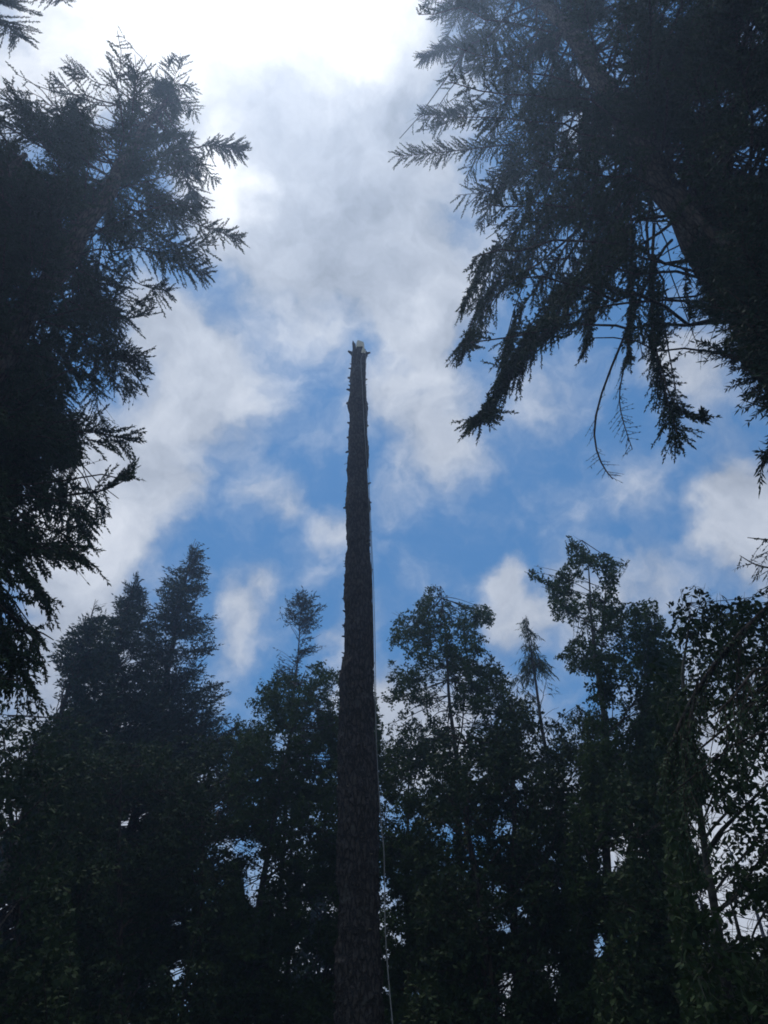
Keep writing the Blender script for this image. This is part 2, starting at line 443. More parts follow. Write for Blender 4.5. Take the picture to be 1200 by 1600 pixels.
def conifer(name, label, trunk_px, D, top, polys, holes=(), R=3.5, n=150, p=None, r0=.3, r1=.03, extra=(), needles=None, group=None, zlo=None, mats=None, cat='tree'):
    global rng
    rng = np.random.default_rng(zlib.crc32(label.encode()) + p.get('seed', 0) if p else 1)
    p = p or {}
    Tc = trunk_curve(trunk_px, D)
    b = Tc[-1, :2] if zlo is None else axis_at(Tc, np.array([(zlo + Tc[-1, 2]) / 2]))[0]
    H = pt(*top, float(np.linalg.norm(Tc[-1, :2])))[2] if top else Tc[-1, 2]
    if Tc[-1, 2] < H - .05: Tc = np.vstack([Tc, [Tc[-1, 0], Tc[-1, 1], H]])
    zl = zlo or 3.0
    M = mask(polys, holes)
    P, rad = targets(M, n, b, R, H, zl)
    root = empty(name, (Tc[0, 0], Tc[0, 1], 0)); tag(root, label, cat, group)
    wood = Geo(); make_trunk(wood, Tc, r0, r1)
    crown = Geo()
    if p.get('apex', True):
        na = 46; u = rng.random(na) ** .8 * p.get('apex_h', 2.0); a = rng.uniform(0, TAU, na); ra = .06 + u * p.get('apex_w', .30) * rng.uniform(.5, 1, na)
        za = H - u; ax = axis_at(Tc, za)
        P = np.vstack([P, np.column_stack([ax[:, 0] + ra * np.cos(a), ax[:, 1] + ra * np.sin(a), za + .05])]); rad = np.concatenate([rad, ra])
    C = limb_set(Tc, P, rad, H, zl, p)
    # drop limbs whose outer half leaves the outline
    mid = C[:, 6]; ok = (lookup(M, mid, 6) > 0) | (rad < .8) | (rng.random(len(rad)) < p.get('relax', .5))
    C = C[ok]
    ln = np.linalg.norm(np.diff(C, axis=1), axis=2).sum(1)
    rr = (.006 + .0055 * ln)[:, None] * np.linspace(1, .3, 10)[None] * p.get('limb_r', 1.0)
    tubes(wood, C, rr, 5)
    conifer_foliage(crown, wood, C, ln, M, p)
    # named boughs that the photograph shows one by one
    for e in extra:
        q = dict(p); q.update(e.get('p', {}))
        n_ = len(e['px'])
        Pe = np.array([pt(x, y, d) for (x, y), d in zip(e['px'], np.linspace(e['D'][0], e['D'][1], n_))])
        tt = np.linspace(0, 1, 14); ts = np.linspace(0, 1, n_)
        Ce = np.stack([np.interp(tt, ts, Pe[:, i]) for i in range(3)], -1)
        for _ in range(2): Ce[1:-1] = (Ce[:-2] + 2 * Ce[1:-1] + Ce[2:]) / 4
        le = np.linalg.norm(np.diff(Ce, axis=0), axis=1).sum()
        tubes(wood, Ce[None], (np.linspace(1, .25, 14) * e.get('r', .03))[None], 6)
        Me = np.ones_like(M) if e.get('free', True) else M
        conifer_foliage(crown, wood, Ce[None], np.array([le]), Me, q)
    o = tuple(root.location)
    wood.build('trunk', [mats[0] if mats else M_BARK], root, o)
    crown.build('crown', [mats[1] if mats else M_NEEDLE], root, o)
    return root

def broadleaf(name, label, trunk_px, D, polys, holes=(), R=3.0, n=120, p=None, r0=.14, r1=.02, group=None, mats=None, zlo=3.0, top=None, limbs=(), cat='tree'):
    global rng
    rng = np.random.default_rng(zlib.crc32(label.encode()) + p.get('seed', 0) if p else 1)
    p = p or {}
    Tc = trunk_curve(trunk_px, D)
    H = Tc[-1, 2]; Tc[-1, 2] -= min(.7, .4 * (Tc[-1, 2] - Tc[-2, 2]))
    b = axis_at(Tc, np.array([(zlo + H) / 2]))[0]
    M = mask(polys, holes)
    P, rad = targets(M, n, b, R, H + p.get('over', 0.0), zlo)
    root = empty(name, (Tc[0, 0], Tc[0, 1], 0)); tag(root, label, cat, group)
    wood = Geo(); crown = Geo(); make_trunk(wood, Tc, r0, min(r1, .008), 10, 1.2, .02, .8)
    q = dict(slope_lo=-.7, slope_hi=-1.1, arch=-.12, slope_pow=1.0); q.update(p)
    C, lr = branch_set(Tc, P, rad, H, zlo, q)
    mid = C[:, 6]; ok = (lookup(M, mid, 8) > 0) | (rng.random(len(C)) < p.get('relax', .5)); C = C[ok]; lr = lr[ok]
    ln = np.linalg.norm(np.diff(C, axis=1), axis=2).sum(1)
    tubes(wood, C, lr[:, None] * np.linspace(1, .3, 10)[None] * p.get('limb_r', 1.0), 5)
    for e in limbs:
        Pe = np.array([pt(x, y, d) for (x, y), d in zip(e['px'], np.linspace(e['D'][0], e['D'][1], len(e['px'])))])
        tt = np.linspace(0, 1, 12); ts = np.linspace(0, 1, len(Pe))
        Ce = np.stack([np.interp(tt, ts, Pe[:, i]) for i in range(3)], -1)
        tubes(wood, Ce[None], (np.linspace(1, .4, 12) * e['r'])[None], 8)
    N = len(C)
    per = np.maximum(6, (ln * .65 / p.get('space', .085)).astype(int)); idx = np.repeat(np.arange(N), per)
    t = 1 - .62 * rng.random(len(idx)) ** 1.2
    B, T = sample_curve(C, idx, t)
    Dn = unit(T * .7 + rng.normal(0, .75, T.shape) + np.array([0, 0, .25]))
    bl = p.get('tl', .5) * rng.uniform(.4, 1.15, len(t))
    E = B + Dn * bl[:, None]; E[:, 2] -= .12 * bl
    keep = (rng.random(len(t)) < lookup(M, E, p.get('jit', 5))) & (clump(E, .7) + rng.normal(0, .08, len(t)) > p.get('cthr', .24))
    B, E, Dn, bl = B[keep], E[keep], Dn[keep], bl[keep]
    BC = bezier(B, B + Dn * (bl * .5)[:, None] + rng.normal(0, .04, B.shape), E, 4)
    tubes(wood, BC, (.0022 + .003 * bl)[:, None] * np.linspace(1, .5, 4)[None], 3)
    n2 = np.maximum(4, (bl / p.get('lspace', .03)).astype(int)); i2 = np.repeat(np.arange(len(BC)), n2)
    t2 = rng.random(len(i2)) ** .7
    B2, T2 = sample_curve(BC, i2, t2)
    L0 = p.get('leaf', .075)
    D2 = unit(T2 * .5 + rng.normal(0, .7, T2.shape) + np.array([0, 0, -.35]))
    B2 = B2 + rng.normal(0, .02, B2.shape) + D2 * .02
    l2 = L0 * rng.uniform(.6, 1.25, len(t2)); w2 = l2 * p.get('lw', .62) * rng.uniform(.8, 1.1, len(t2))
    kk = lookup(M, B2 + D2 * l2[:, None], 2.5) > rng.random(len(B2)) * .6
    strips(crown, B2[kk], D2[kk], l2[kk], w2[kk], prof=LEAF6 if p.get('six') else [(0, 0), (.42, .5), (1, 0), (.42, -.5)])
    o = tuple(root.location)
    wood.build('trunk', [mats[0] if mats else M_GREY], root, o)
    crown.build('crown', [mats[1] if mats else M_LEAF], root, o)
    return root

# ------------------------------------------------------------------ ground
def ground():
    m, q = mat('forest_floor')
    oc = q.node('ShaderNodeTexCoord').outputs['Object']
    n = q.noise(oc, .8, 6, .6); n2 = q.noise(oc, 12, 4, .6)
    col = q.mix(q.rng(n, .4, .6, 0, 1), (.030, .024, .016, 1), (.035, .045, .020, 1))
    col = q.mix(q.rng(n2, .45, .75, 0, .6), col, (.06, .045, .03, 1))
    b = q.node('ShaderNodeBump'); b.inputs['Strength'].default_value = .6; q.put(b, 'Height', n2)
    pr = q.node('ShaderNodeBsdfPrincipled'); q.put(pr, 'Base Color', col); pr.inputs['Roughness'].default_value = .95
    q.L.new(b.outputs[0], pr.inputs['Normal'])
    o = q.node('ShaderNodeOutputMaterial'); q.L.new(pr.outputs[0], o.inputs[0])
    gq = Geo(); k = 61
    s = np.linspace(-1, 1, k); s = np.sign(s) * np.abs(s) ** 2.6 * 900
    X, Y = np.meshgrid(s, s)
    Z = .12 * np.sin(X * .21 + 1) * np.cos(Y * .17) + .06 * np.sin(X * .9) * np.sin(Y * .7)
    Z = Z * np.clip(np.hypot(X, Y) / 14, 0, 1) - .03
    V = np.stack([X, Y, Z], -1).reshape(-1, 3); id_ = np.arange(k * k).reshape(k, k)
    F = np.stack([id_[:-1, :-1], id_[:-1, 1:], id_[1:, 1:], id_[1:, :-1]], -1).reshape(-1, 4)
    gq.add(V, F, 0, True)
    tag(gq.build('ground', [m]), kind='structure')
ground()

# ------------------------------------------------------------------ the topped trunk
def pole():
    D = 12.0
    E = [(552, 549, 574.5), (560, 549, 573), (575, 548.5, 572.5), (590, 547.5, 572), (605, 547.5, 571.5), (620, 546.5, 571.5), (628, 545, 571.5), (636, 543.6, 572.5),
         (645, 545.5, 572), (660, 545, 572.5), (700, 544, 574), (712, 543.5, 574.5), (740, 544, 575), (768, 543.5, 576), (785, 541, 578), (795, 540.5, 578.5), (803, 543, 577), (830, 543, 577.5), (860, 542, 578), (868, 540, 578),
         (900, 540, 578.5), (930, 538, 580), (950, 539, 581), (978, 537, 582), (1000, 538, 582), (1028, 536.5, 582.5), (1040, 532, 583), (1050, 530.6, 583), (1075, 531, 584), (1100, 532, 584.5), (1112, 531, 586.5), (1125, 531, 585.5),
         (1180, 530.5, 588), (1250, 529, 591), (1300, 529, 591.5), (1370, 528.5, 592), (1450, 527, 594), (1520, 525, 596.5), (1600, 521, 600), (1680, 518, 604), (1760, 515, 609)]
    E = sorted(E, key=lambda e: -e[0])
    ys = np.array([e[0] for e in E], float); lx = np.array([e[1] for e in E]); rx = np.array([e[2] for e in E])
    yy = np.linspace(ys[0], ys[-1], 520)
    Lx = np.interp(-yy, -ys, lx); Rx = np.interp(-yy, -ys, rx)
    c = pt((Lx + Rx) / 2, yy, np.full(len(yy), D))
    dep = (c - CAM) @ FWD
    r = (Rx - Lx) / 2 / FPX * dep * 1.0
    # carry the trunk down to the ground with a root flare
    zb = np.linspace(-.1, c[0, 2], 30)[:-1]
    cb = np.column_stack([np.full(29, c[0, 0]), np.full(29, c[0, 1]), zb])
    rb = r[0] * (1 + .02 * (c[0, 2] - zb)) * (1 + .55 * np.exp(-zb / .35))
    c = np.vstack([cb, c]); r = np.concatenate([rb, r])
    S = 64; a = np.arange(S) / S * TAU
    K = len(r)
    # bark plates as relief: cheap value noise, rows x angle
    def vn(nu, nv):
        G = rng.random((nv + 1, nu)); u = np.arange(S) / S * nu; v = np.linspace(0, nv - .001, K)
        i = u.astype(int); f = u - i; j = v.astype(int); h = (v - j)[:, None]
        f = f * f * (3 - 2 * f); h = h * h * (3 - 2 * h)
        a0 = G[j][:, i] * (1 - f) + G[j][:, (i + 1) % nu] * f; a1 = G[j + 1][:, i] * (1 - f) + G[j + 1][:, (i + 1) % nu] * f
        return a0 * (1 - h) + a1 * h - .5
    rel = .034 * vn(14, 90) + .026 * vn(32, 240) + .045 * vn(4, 34) + .03 * vn(3, 70)
    rr = r[:, None] + rel + .006 * rng.standard_normal((K, S))
    V = c[:, None, :] + rr[..., None] * np.stack([np.cos(a), np.sin(a), 0 * a], -1)[None]
    root = empty('topped_trunk', (c[0, 0], c[0, 1], 0))
    tag(root, 'tall bare limbed conifer trunk with its top sawn off in the clearing', 'tree trunk')
    o = np.array(root.location)
    T = Geo(); id_ = np.arange(K * S).reshape(K, S); nx = np.roll(id_, -1, 1)
    T.add(V.reshape(-1, 3), np.stack([id_[:-1], nx[:-1], nx[1:], id_[1:]], -1).reshape(-1, 4), 0, True)
    T.add(V[-1], np.arange(S)[None], 0)
    T.build('trunk', [M_POLE], root, o)
    # sawn head: bark-backed sliver on the left and pale fresh wood standing beside it
    top = c[-1]; R = r[-1]
    wm, q = mat('fresh_cut_wood')
    oc = q.node('ShaderNodeTexCoord').outputs['Object']
    mp = q.node('ShaderNodeMapping'); q.put(mp, 0, oc); mp.inputs['Scale'].default_value = (40, 40, 3)
    col = q.mix(q.noise(mp.outputs[0], 1.0, 4, .6), (.74, .66, .50, 1), (.86, .80, .68, 1))
    pr = q.node('ShaderNodeBsdfPrincipled'); q.put(pr, 'Base Color', col); pr.inputs['Roughness'].default_value = .8
    q.L.new(pr.outputs[0], q.node('ShaderNodeOutputMaterial').inputs[0])
    def at(x, y, off=0.0): return pt(x, y, D + off)
    def slab(poly, d0, d1, mt, nm, lab=None):
        A_ = np.array([at(x, y, d0) for x, y in poly]); B_ = np.array([at(x, y, d1) for x, y in poly]) ; k = len(poly)
        G_ = Geo(); G_.add(np.vstack([A_, B_]), [[i, (i + 1) % k, k + (i + 1) % k, k + i] for i in range(k)])
        G_.add(A_, [list(range(k))]); G_.add(B_, [list(range(k))[::-1]])
        ob = G_.build(nm, [mt], root, o)
        if lab: ob['label'] = lab
        return ob
    slab([(556.5, 549), (556.3, 541), (557.2, 534.5), (559, 531), (562, 532.2), (566, 533.5), (568.5, 535), (569.2, 541), (569.6, 546), (571.5, 549), (571, 552), (563, 551)], -.21, -.06, wm, 'cut_wood', 'pale fresh cut wood at the top')
    slab([(550.5, 556), (551, 546), (550.2, 537), (551.2, 531.5), (553.5, 535), (555.5, 537), (556.8, 546), (557.5, 556)], -.215, -.08, M_POLE, 'bark_strip', 'splintered bark standing on the cut')
    # stubs and knots: (x, y, outward px, up px, thickness px, facing: -1 left 1 right 0 front)
    ST = [(548, 553, -4, -2.5, 3.4), (574, 554, 4.5, -2.5, 3.2), (571, 553, 4, 3, 1.6), (548, 577, -3, 1, 2.0), (547, 592, -4, -1.5, 3.0), (546, 610, -4, 1, 3.2), (545, 633, -3.5, -2, 4.2), (572, 594, 2, 0, 2.0),
          (572, 632, 3, 1.5, 2.4), (545, 662, -2.0, 0, 2.8), (544, 705, -4, 2, 2.6), (543, 722, -5, 3, .8), (544, 760, -3, 0, 1.6), (543, 765, -5, 2.5, .7), (541, 792, -4, 3, 3.2), (578, 757, 1.5, 0, 2.0),
          (578, 787, 2, 1, 3), (541, 877, -4.5, -1, 1.1), (538, 935, -3, 2, 2.2), (578, 833, 4.0, -1, 1.3), (580, 925, 2, 0, 1.8), (537, 978, -2, 0, 2.2), (536, 1030, -1, 0, 3), (532, 1048, -2.5, 2, 3.4),
          (587, 1110, 2.5, 0, 2.2), (583, 1068, 1, 0, 1.6), (531, 1113, -1.5, 0, 2.4), (590, 1290, 2, 0, 2), (529, 1342, -2, 1, 2.4), (594, 1500, 2, 0, 2.2)]
    for k in range(46):   # further small snags all the way up
        y = 560 + 1030 * rng.random() ** 1.1; e = c[np.argmin(np.abs(project(c)[1] - y))]
        sd = 1 if rng.random() < .5 else -1; hw = np.interp(-y, -ys, rx - lx) / 2; cx = np.interp(-y, -ys, (rx + lx) / 2)
        ST.append((cx + sd * hw, y, sd * rng.uniform(1.2, 3.2), rng.uniform(-1.5, 2), rng.uniform(1.0, 3.0)))
    for (x, y, ox, oy, th) in ST:
        cz = c[np.argmin(np.abs(project(c)[1] - y))]
        p0 = at(x - np.sign(ox) * 3, y); p0[1] = cz[1]
        p1 = at(x + ox, y + oy)
        dep = float((p0 - CAM) @ FWD); rad = th * 1.3 / 2 / FPX * dep
        p1 = p1 + np.array([0, rng.uniform(-.06, .02), 0])
        mid = (p0 + p1) / 2 + np.array([0, 0, .02])
        G_ = Geo(); Cv = bezier(p0[None], mid[None], p1[None], 5)
        tubes(G_, Cv, np.array([[1.35, 1.15, 1.0, .85, .62]]) * rad, 8, wob=.10); G_.build('branch_stub', [M_POLE], root, o)
    # sawn knots on the near face
    for (x, y, rp) in [(572.5, 857, 1.6), (554, 1083, 2.4), (577, 1345, 2.6), (576, 1463, 2.6), (563, 640, 1.4), (566, 662, 1.5), (556, 985, 1.6), (570, 1180, 1.8), (548, 1240, 2.0), (560, 1395, 1.6), (552, 1530, 2.2), (561, 905, 1.4), (566, 775, 1.5)]:
        i = np.argmin(np.abs(project(c)[1] - y)); p1 = at(x, y); dx = p1[0] - c[i, 0]
        Rr = r[i]; yy_ = c[i, 1] - math.sqrt(max(Rr * Rr - dx * dx, .0004))
        p0 = np.array([c[i, 0] + dx, yy_ + .05, c[i, 2]]); nrm = unit(np.array([dx, yy_ - c[i, 1], -.25 * Rr]))
        dep = float((p0 - CAM) @ FWD); rad = rp / 2 / FPX * dep
        G_ = Geo(); Cv = (p0 + np.linspace(0, .11, 4)[:, None] * nrm)[None]
        tubes(G_, Cv, np.array([[1.4, 1.2, 1, .9]]) * rad, 9, wob=.05)
        kb = G_.build('knot', [M_KNOT if rp > 1.55 else M_POLE], root, o)
    return c, r

M_KNOT = bark_mat('knot_wood', (.10, .08, .06, 1), (.30, .25, .19, 1), (30, 30, 30), .4)
POLE_C, POLE_R = pole()

def rope():
    m, q = mat('climbing_rope')
    oc = q.node('ShaderNodeTexCoord').outputs['Object']
    wv = q.node('ShaderNodeTexWave'); q.put(wv, 'Vector', oc); wv.inputs['Scale'].default_value = 14; wv.inputs['Distortion'].default_value = 1
    col = q.mix(wv.outputs['Fac'], (.15, .15, .15, 1), (.25, .25, .245, 1))
    pr = q.node('ShaderNodeBsdfPrincipled'); q.put(pr, 'Base Color', col); pr.inputs['Roughness'].default_value = .8
    q.L.new(pr.outputs[0], q.node('ShaderNodeOutputMaterial').inputs[0])
    R_ = [(569, 549, 11.78), (563.5, 560, 11.72), (565.5, 590, 11.70), (567, 620, 11.70), (569, 660, 11.70), (571.5, 700, 11.72), (573.8, 740, 11.75), (576.5, 790, 11.8),
          (579.5, 850, 11.85), (582, 930, 11.9), (583.5, 1000, 11.9), (584.6, 1060, 11.88), (586, 1100, 11.85), (588, 1160, 11.75), (590.5, 1210, 11.7), (593, 1250, 11.6), (596.5, 1300, 11.5), (600, 1325, 11.4),
          (601, 1380, 11.3), (601.5, 1440, 11.2), (604, 1490, 11.1), (608, 1540, 11.0), (613.5, 1600, 10.9), (622, 1700, 10.8)]
    P = np.array([pt(x, y, d) for x, y, d in R_])
    tt = np.linspace(0, 1, 220); ts = np.linspace(0, 1, len(P))
    C = np.stack([np.interp(tt, ts, P[:, i]) for i in range(3)], -1)
    for _ in range(6): C[1:-1] = (C[:-2] + 2 * C[1:-1] + C[2:]) / 4
    e = C[-1]; C = np.vstack([C, [e + (np.array([e[0] + .15, e[1] - .2, .05]) - e) * f for f in np.linspace(.1, 1, 12)]])
    G_ = Geo(); tubes(G_, C[None], np.full((1, len(C)), .0078), 8)
    # the second leg of the doubled line, standing off the trunk lower down
    R2 = [(571.5, 552, 11.80), (571, 600, 11.72), (573, 660, 11.74), (575.5, 720, 11.8), (578.5, 800, 11.85), (583.5, 900, 11.9), (586, 1000, 11.9), (587, 1060, 11.88), (587.5, 1110, 11.85), (588.5, 1160, 11.75)]
    P = np.array([pt(x, y, d) for x, y, d in R2]); tt = np.linspace(0, 1, 90); ts = np.linspace(0, 1, len(P))
    C2 = np.stack([np.interp(tt, ts, P[:, i]) for i in range(3)], -1)
    for _ in range(4): C2[1:-1] = (C2[:-2] + 2 * C2[1:-1] + C2[2:]) / 4
    tubes(G_, C2[None], np.full((1, len(C2)), .007), 6)
    ob = G_.build('climbing_rope', [m], None, None)
    tag(ob, 'thin pale climbing rope hanging down the right side of the bare trunk', 'rope')
rope()


#TREES
K_HOLES = [(1110,1290,30,34,.93),(1085,1285,14,20,.8),(1125,1395,30,20,.9),(1172,1445,30,22,.9),(1085,1400,12,10,.8),(1090,1165,30,20,.4),(1120,1120,30,16,.4),(1190,1300,14,40,.5),(1150,1340,40,14,.5),(1130,980,16,8,.5),(1060,985,18,10,.5),(1190,1520,20,14,.6),(1110,1170,14,12,.6),(1190,1210,18,14,.6),(1100,1340,20,8,.5)]
LOWH = [(30,1270,16,10,.7),(210,1285,12,18,.8),(215,1268,10,8,.7),(380,1325,30,10,.8),(395,1380,14,26,.8),(10,1430,22,24,.85),(20,1455,14,18,.6),(120,1400,8,10,.8),(160,1545,8,8,.7),(160,1490,6,6,.6),(5,1350,14,20,.6),(310,1215,11,7,.6),(345,1260,14,6,.6),(510,1515,14,10,.9),(500,1420,10,18,.8),(490,1500,12,30,.5),(745,1210,14,8,.7),(808,1225,10,8,.8),(795,1290,16,18,.6),(700,1305,12,10,.7),
 (848,1327,7,6,.8),(815,1425,9,8,.95),(795,1450,11,9,.95),(775,1390,8,6,.7),(788,1540,12,16,.85),(785,1580,10,12,.95),(835,1520,14,10,.6),(620,1460,14,12,.5),(650,1550,8,8,.8),(955,1340,22,16,.8),(895,1215,10,16,.7),(935,1475,10,12,.7),(985,1430,14,8,.6),(860,1520,14,10,.5),(1190,1570,10,10,.6),(1110,1560,8,14,.7),(235,1445,8,6,.7),(275,1445,10,8,.7)]
LOWH = [(a, b, c, d, min(.95, e + .02)) for a, b, c, d, e in LOWH] + [k for k in K_HOLES if k[4] > .7]
K_HOLES = [(a, b, c * .8, d * .8, e) for a, b, c, d, e in K_HOLES]
# ------------------------------------------------------------------ near conifer on the left
A_POLY = [(190,25),(193,40),(187,52),(205,60),(210,85),(225,95),(240,90),(262,75),(275,84),(290,78),(300,92),(315,88),(333,97),(320,108),(308,115),(305,128),(318,135),(316,145),(325,155),(318,165),(325,175),(320,185),(345,195),(360,203),(364,215),(380,228),(378,242),(362,250),(355,262),(350,280),(343,300),(345,322),(325,330),(330,345),(345,352),(360,362),(378,370),(378,378),(360,378),(352,392),(350,412),(338,422),(325,432),(315,425),(300,430),(288,420),(268,440),(262,455),(245,470),(230,490),(215,500),
 (210,505),(200,525),(190,540),(215,545),(235,560),(240,580),(238,605),(232,628),(222,615),(205,625),(188,640),(180,625),(165,630),(150,640),(150,652),(170,655),(190,668),(205,682),(222,682),(215,700),(200,705),(185,703),(178,722),(165,715),(150,705),(135,695),(140,722),(125,730),(105,735),(85,735),(80,745),(100,750),(125,760),(150,765),(165,755),(190,740),(205,732),(217,745),(215,775),(195,785),(180,775),(170,785),(175,800),(170,825),(155,830),(157,860),(155,885),(142,905),(135,890),(120,885),(115,908),(100,895),(92,885),(90,870),(88,895),(75,905),(80,930),(62,925),(60,950),(45,953),(40,935),(25,920),(12,912),(0,905),
 (-180,900),(-260,500),(-150,130),(-60,90),(0,82),(20,85),(25,100),(40,115),(45,130),(52,150),(75,152),(90,160),(95,148),(80,142),(70,132),(68,120),(75,115),(72,100),(63,85),(75,88),(95,88),(120,95),(135,105),(146,100),(142,75),(137,55),(145,50),(152,65),(165,62),(175,55),(178,35),(185,27)]
A_HOLES = [(165,175,12,26,.85),(150,150,20,12,.7),(150,192,14,9,.8),(160,262,14,16,.8),(172,242,10,10,.7),(48,236,14,10,.9),(20,205,16,10,.6),(258,290,14,9,.85),(276,240,6,8,.8),(245,275,10,8,.6),(148,370,9,20,.9),(160,390,8,10,.9),(112,415,8,6,.8),(100,352,6,10,.8),(222,350,14,40,.45),(195,300,20,12,.6),(225,440,14,18,.6),
 (60,432,10,8,.8),(30,450,12,12,.5),(80,385,9,9,.6),(150,535,8,12,.8),(135,575,12,10,.7),(200,580,18,40,.35),(175,600,20,20,.3),(60,530,4,20,.7),(40,800,14,8,.9),(25,815,10,6,.8),(78,838,9,6,.9),(118,850,10,6,.8),(40,765,10,8,.7),(5,880,8,14,.9),(48,885,9,9,.8),(68,852,8,12,.7),(110,640,16,8,.5),(25,880,6,8,.6)]
conifer('conifer', 'big dark conifer leaning over the left edge, its crown reaching the top left sky', [(-160,800),(100,405),(190,262)], 9.0, (186,42), [A_POLY], A_HOLES, R=4.2, n=430, zlo=6.0,
        p=dict(slope_lo=.25, slope_hi=-.7, slope_pow=2.0, arch=.12, jit=8, droop=.18, tdroop=.08, tw=.027, tl=.072, inner=.15, tspace=.0095, space=.030, bmax=.55, cthr=.43, csize=.5, relax=.15, flatness=.25), r0=.36, r1=.05,
        extra=[dict(px=[(-60,880),(40,800),(100,772),(160,770),(205,745)], D=(8.6,8.3), r=.03), dict(px=[(-60,820),(40,850),(100,850),(150,885)], D=(8.6,8.2), r=.025), dict(px=[(-40,640),(60,600),(150,560),(225,560)], D=(8.7,8.2), r=.025), dict(px=[(-60,760),(0,850),(50,900),(72,935)], D=(8.6,8.0), r=.02), dict(px=[(-40,720),(60,690),(130,670),(215,690)], D=(8.6,8.2), r=.03),
               dict(px=[(60,500),(130,520),(200,560),(232,620)], D=(8.8,8.3), r=.025, p=dict(keep=.7)), dict(px=[(100,380),(170,420),(230,450),(262,455)], D=(9,8.6), r=.022), dict(px=[(60,450),(130,480),(190,500),(232,492)], D=(9,8.5), r=.022), dict(px=[(100,340),(200,380),(270,410),(325,428)], D=(9,8.6), r=.024), dict(px=[(170,300),(260,330),(320,355),(375,374)], D=(9,8.4), r=.03),
               dict(px=[(180,270),(260,240),(330,225),(378,236)], D=(9,8.8), r=.03)])

B_POLY = [(-500,-60),(-200,-150),(-60,-70),(20,-30),(40,5),(46,24),(35,26),(20,20),(10,35),(25,45),(33,58),(15,65),(5,55),(-20,60),(-60,80),(-120,120),(-150,400),(-60,560),(10,640),(20,800),(5,905),(25,945),(48,975),(75,983),(86,1000),(70,1018),(75,1045),(62,1075),(30,1082),(10,1100),(-500,1200)]
conifer('conifer', 'dark conifer cropped by the left edge with drooping boughs below the left crown', [(-330,1000),(-190,500)], 8.0, (-40,150), [B_POLY], [], R=4.0, n=240, zlo=4.0,
        p=dict(slope_lo=.3, slope_hi=-.5, arch=.10, droop=.35, tdroop=.15, tw=.025, tl=.07, tspace=.011, space=.035, flatness=.3, cthr=.38, relax=.1), r0=.34, r1=.05,
        extra=[dict(px=[(-120,-40),(-50,-10),(10,5),(44,20)], D=(8.4,8.8), r=.022), dict(px=[(-80,0),(-30,20),(5,35),(30,58)], D=(8.4,8.8), r=.018), dict(px=[(-60,900),(10,955),(50,990),(70,1040)], D=(7.2,7.0), r=.022), dict(px=[(-80,980),(-10,1010),(30,1040),(52,1078)], D=(7.4,7.2), r=.02, p=dict(bmax=.5, cthr=.2)), dict(px=[(-80,900),(-20,950),(15,990),(20,1050)], D=(7.4,7.2), r=.02, p=dict(bmax=.5, cthr=.2)), dict(px=[(-60,960),(10,985),(60,985),(84,1000)], D=(7.4,7.3), r=.02),
               dict(px=[(50,-40),(80,-12),(98,0)], D=(9.0,9.1), r=.012)])

# ------------------------------------------------------------------ near conifer on the right
N_POLY = [(655,-200),(652,0),(648,20),(655,50),(672,45),(682,56),(665,75),(680,95),(690,112),(675,130),(680,150),(698,160),(690,168),(672,160),(655,170),(655,185),(640,200),(625,215),(608,235),(612,250),(635,258),(655,250),(662,272),(675,280),(690,288),(700,268),(712,272),(718,300),(708,318),(735,335),(738,350),(728,360),
 (735,362),(720,385),(712,410),(718,440),(705,462),(722,475),(705,492),(722,505),(705,530),(722,535),(722,552),(745,555),(750,535),(770,535),(795,525),(790,510),(785,490),(800,470),(820,458),(818,435),(845,420),(858,398),(870,385),(888,378),(905,372),(906,395),(900,425),(880,430),(865,440),(850,470),(830,490),(815,505),(803,540),(790,545),(798,560),(800,580),(768,580),(765,590),(775,600),(760,620),(750,622),(748,640),(760,636),(785,630),(800,625),(810,600),(830,590),(845,590),(865,583),(858,565),(875,545),(895,525),(910,540),(915,552),(928,540),(930,510),(950,515),(955,495),(968,480),(985,475),(985,500),(1000,560),(1000,590),(1010,615),(996,625),(990,640),(1008,640),(1012,660),(1040,670),(1050,695),(1075,697),(1075,670),(1085,655),(1078,640),(1080,620),(1060,608),(1050,590),(1068,567),(1060,545),(1070,530),(1052,500),(1045,470),(1035,430),(1040,390),(1060,370),(1100,470),(1130,540),(1260,640),(1450,700),(1450,-300),(900,-350)]
N_HOLES = [(1080,350,30,24,.75),(1105,390,30,26,.8),(1130,430,28,28,.8),(1158,475,28,30,.75),(1050,305,22,24,.6),(1185,530,24,30,.6),(890,190,14,12,.9),(920,120,18,14,.75),(950,90,16,12,.6),(985,130,14,18,.5),(1010,115,16,8,.7),(1040,240,22,20,.75),(1090,165,16,14,.85),(1130,150,12,16,.7),(1170,50,16,26,.8),(1185,180,20,14,.9),(1135,155,14,10,.8),(1165,250,40,22,.92),(1120,243,12,14,.8),(812,215,12,10,.9),(885,195,14,14,.85),(865,255,10,16,.8),(700,150,20,10,.6),(735,135,18,10,.6),(740,155,30,9,.4),(745,240,22,16,.8),(710,240,18,16,.6),
 (800,330,16,12,.5),(955,270,20,16,.6),(890,385,18,30,.9),(880,420,8,12,.9),(990,350,16,10,.5),(1015,365,16,20,.75),(1040,400,14,40,.95),(1035,360,20,12,.6),(850,115,14,8,.6),(1050,15,26,10,.8),(790,25,14,8,.7),(940,45,20,10,.6),(985,60,10,20,.5),(650,215,9,12,.4),(760,370,10,14,.4),(820,330,12,9,.5),(850,310,10,10,.5),(700,225,20,20,.4)]
bare = dict(cthr=0, keep=.55, tl=.05, tw=.008, space=.12, bmax=.22, tspace=.05, inner=.4, droop=.1)
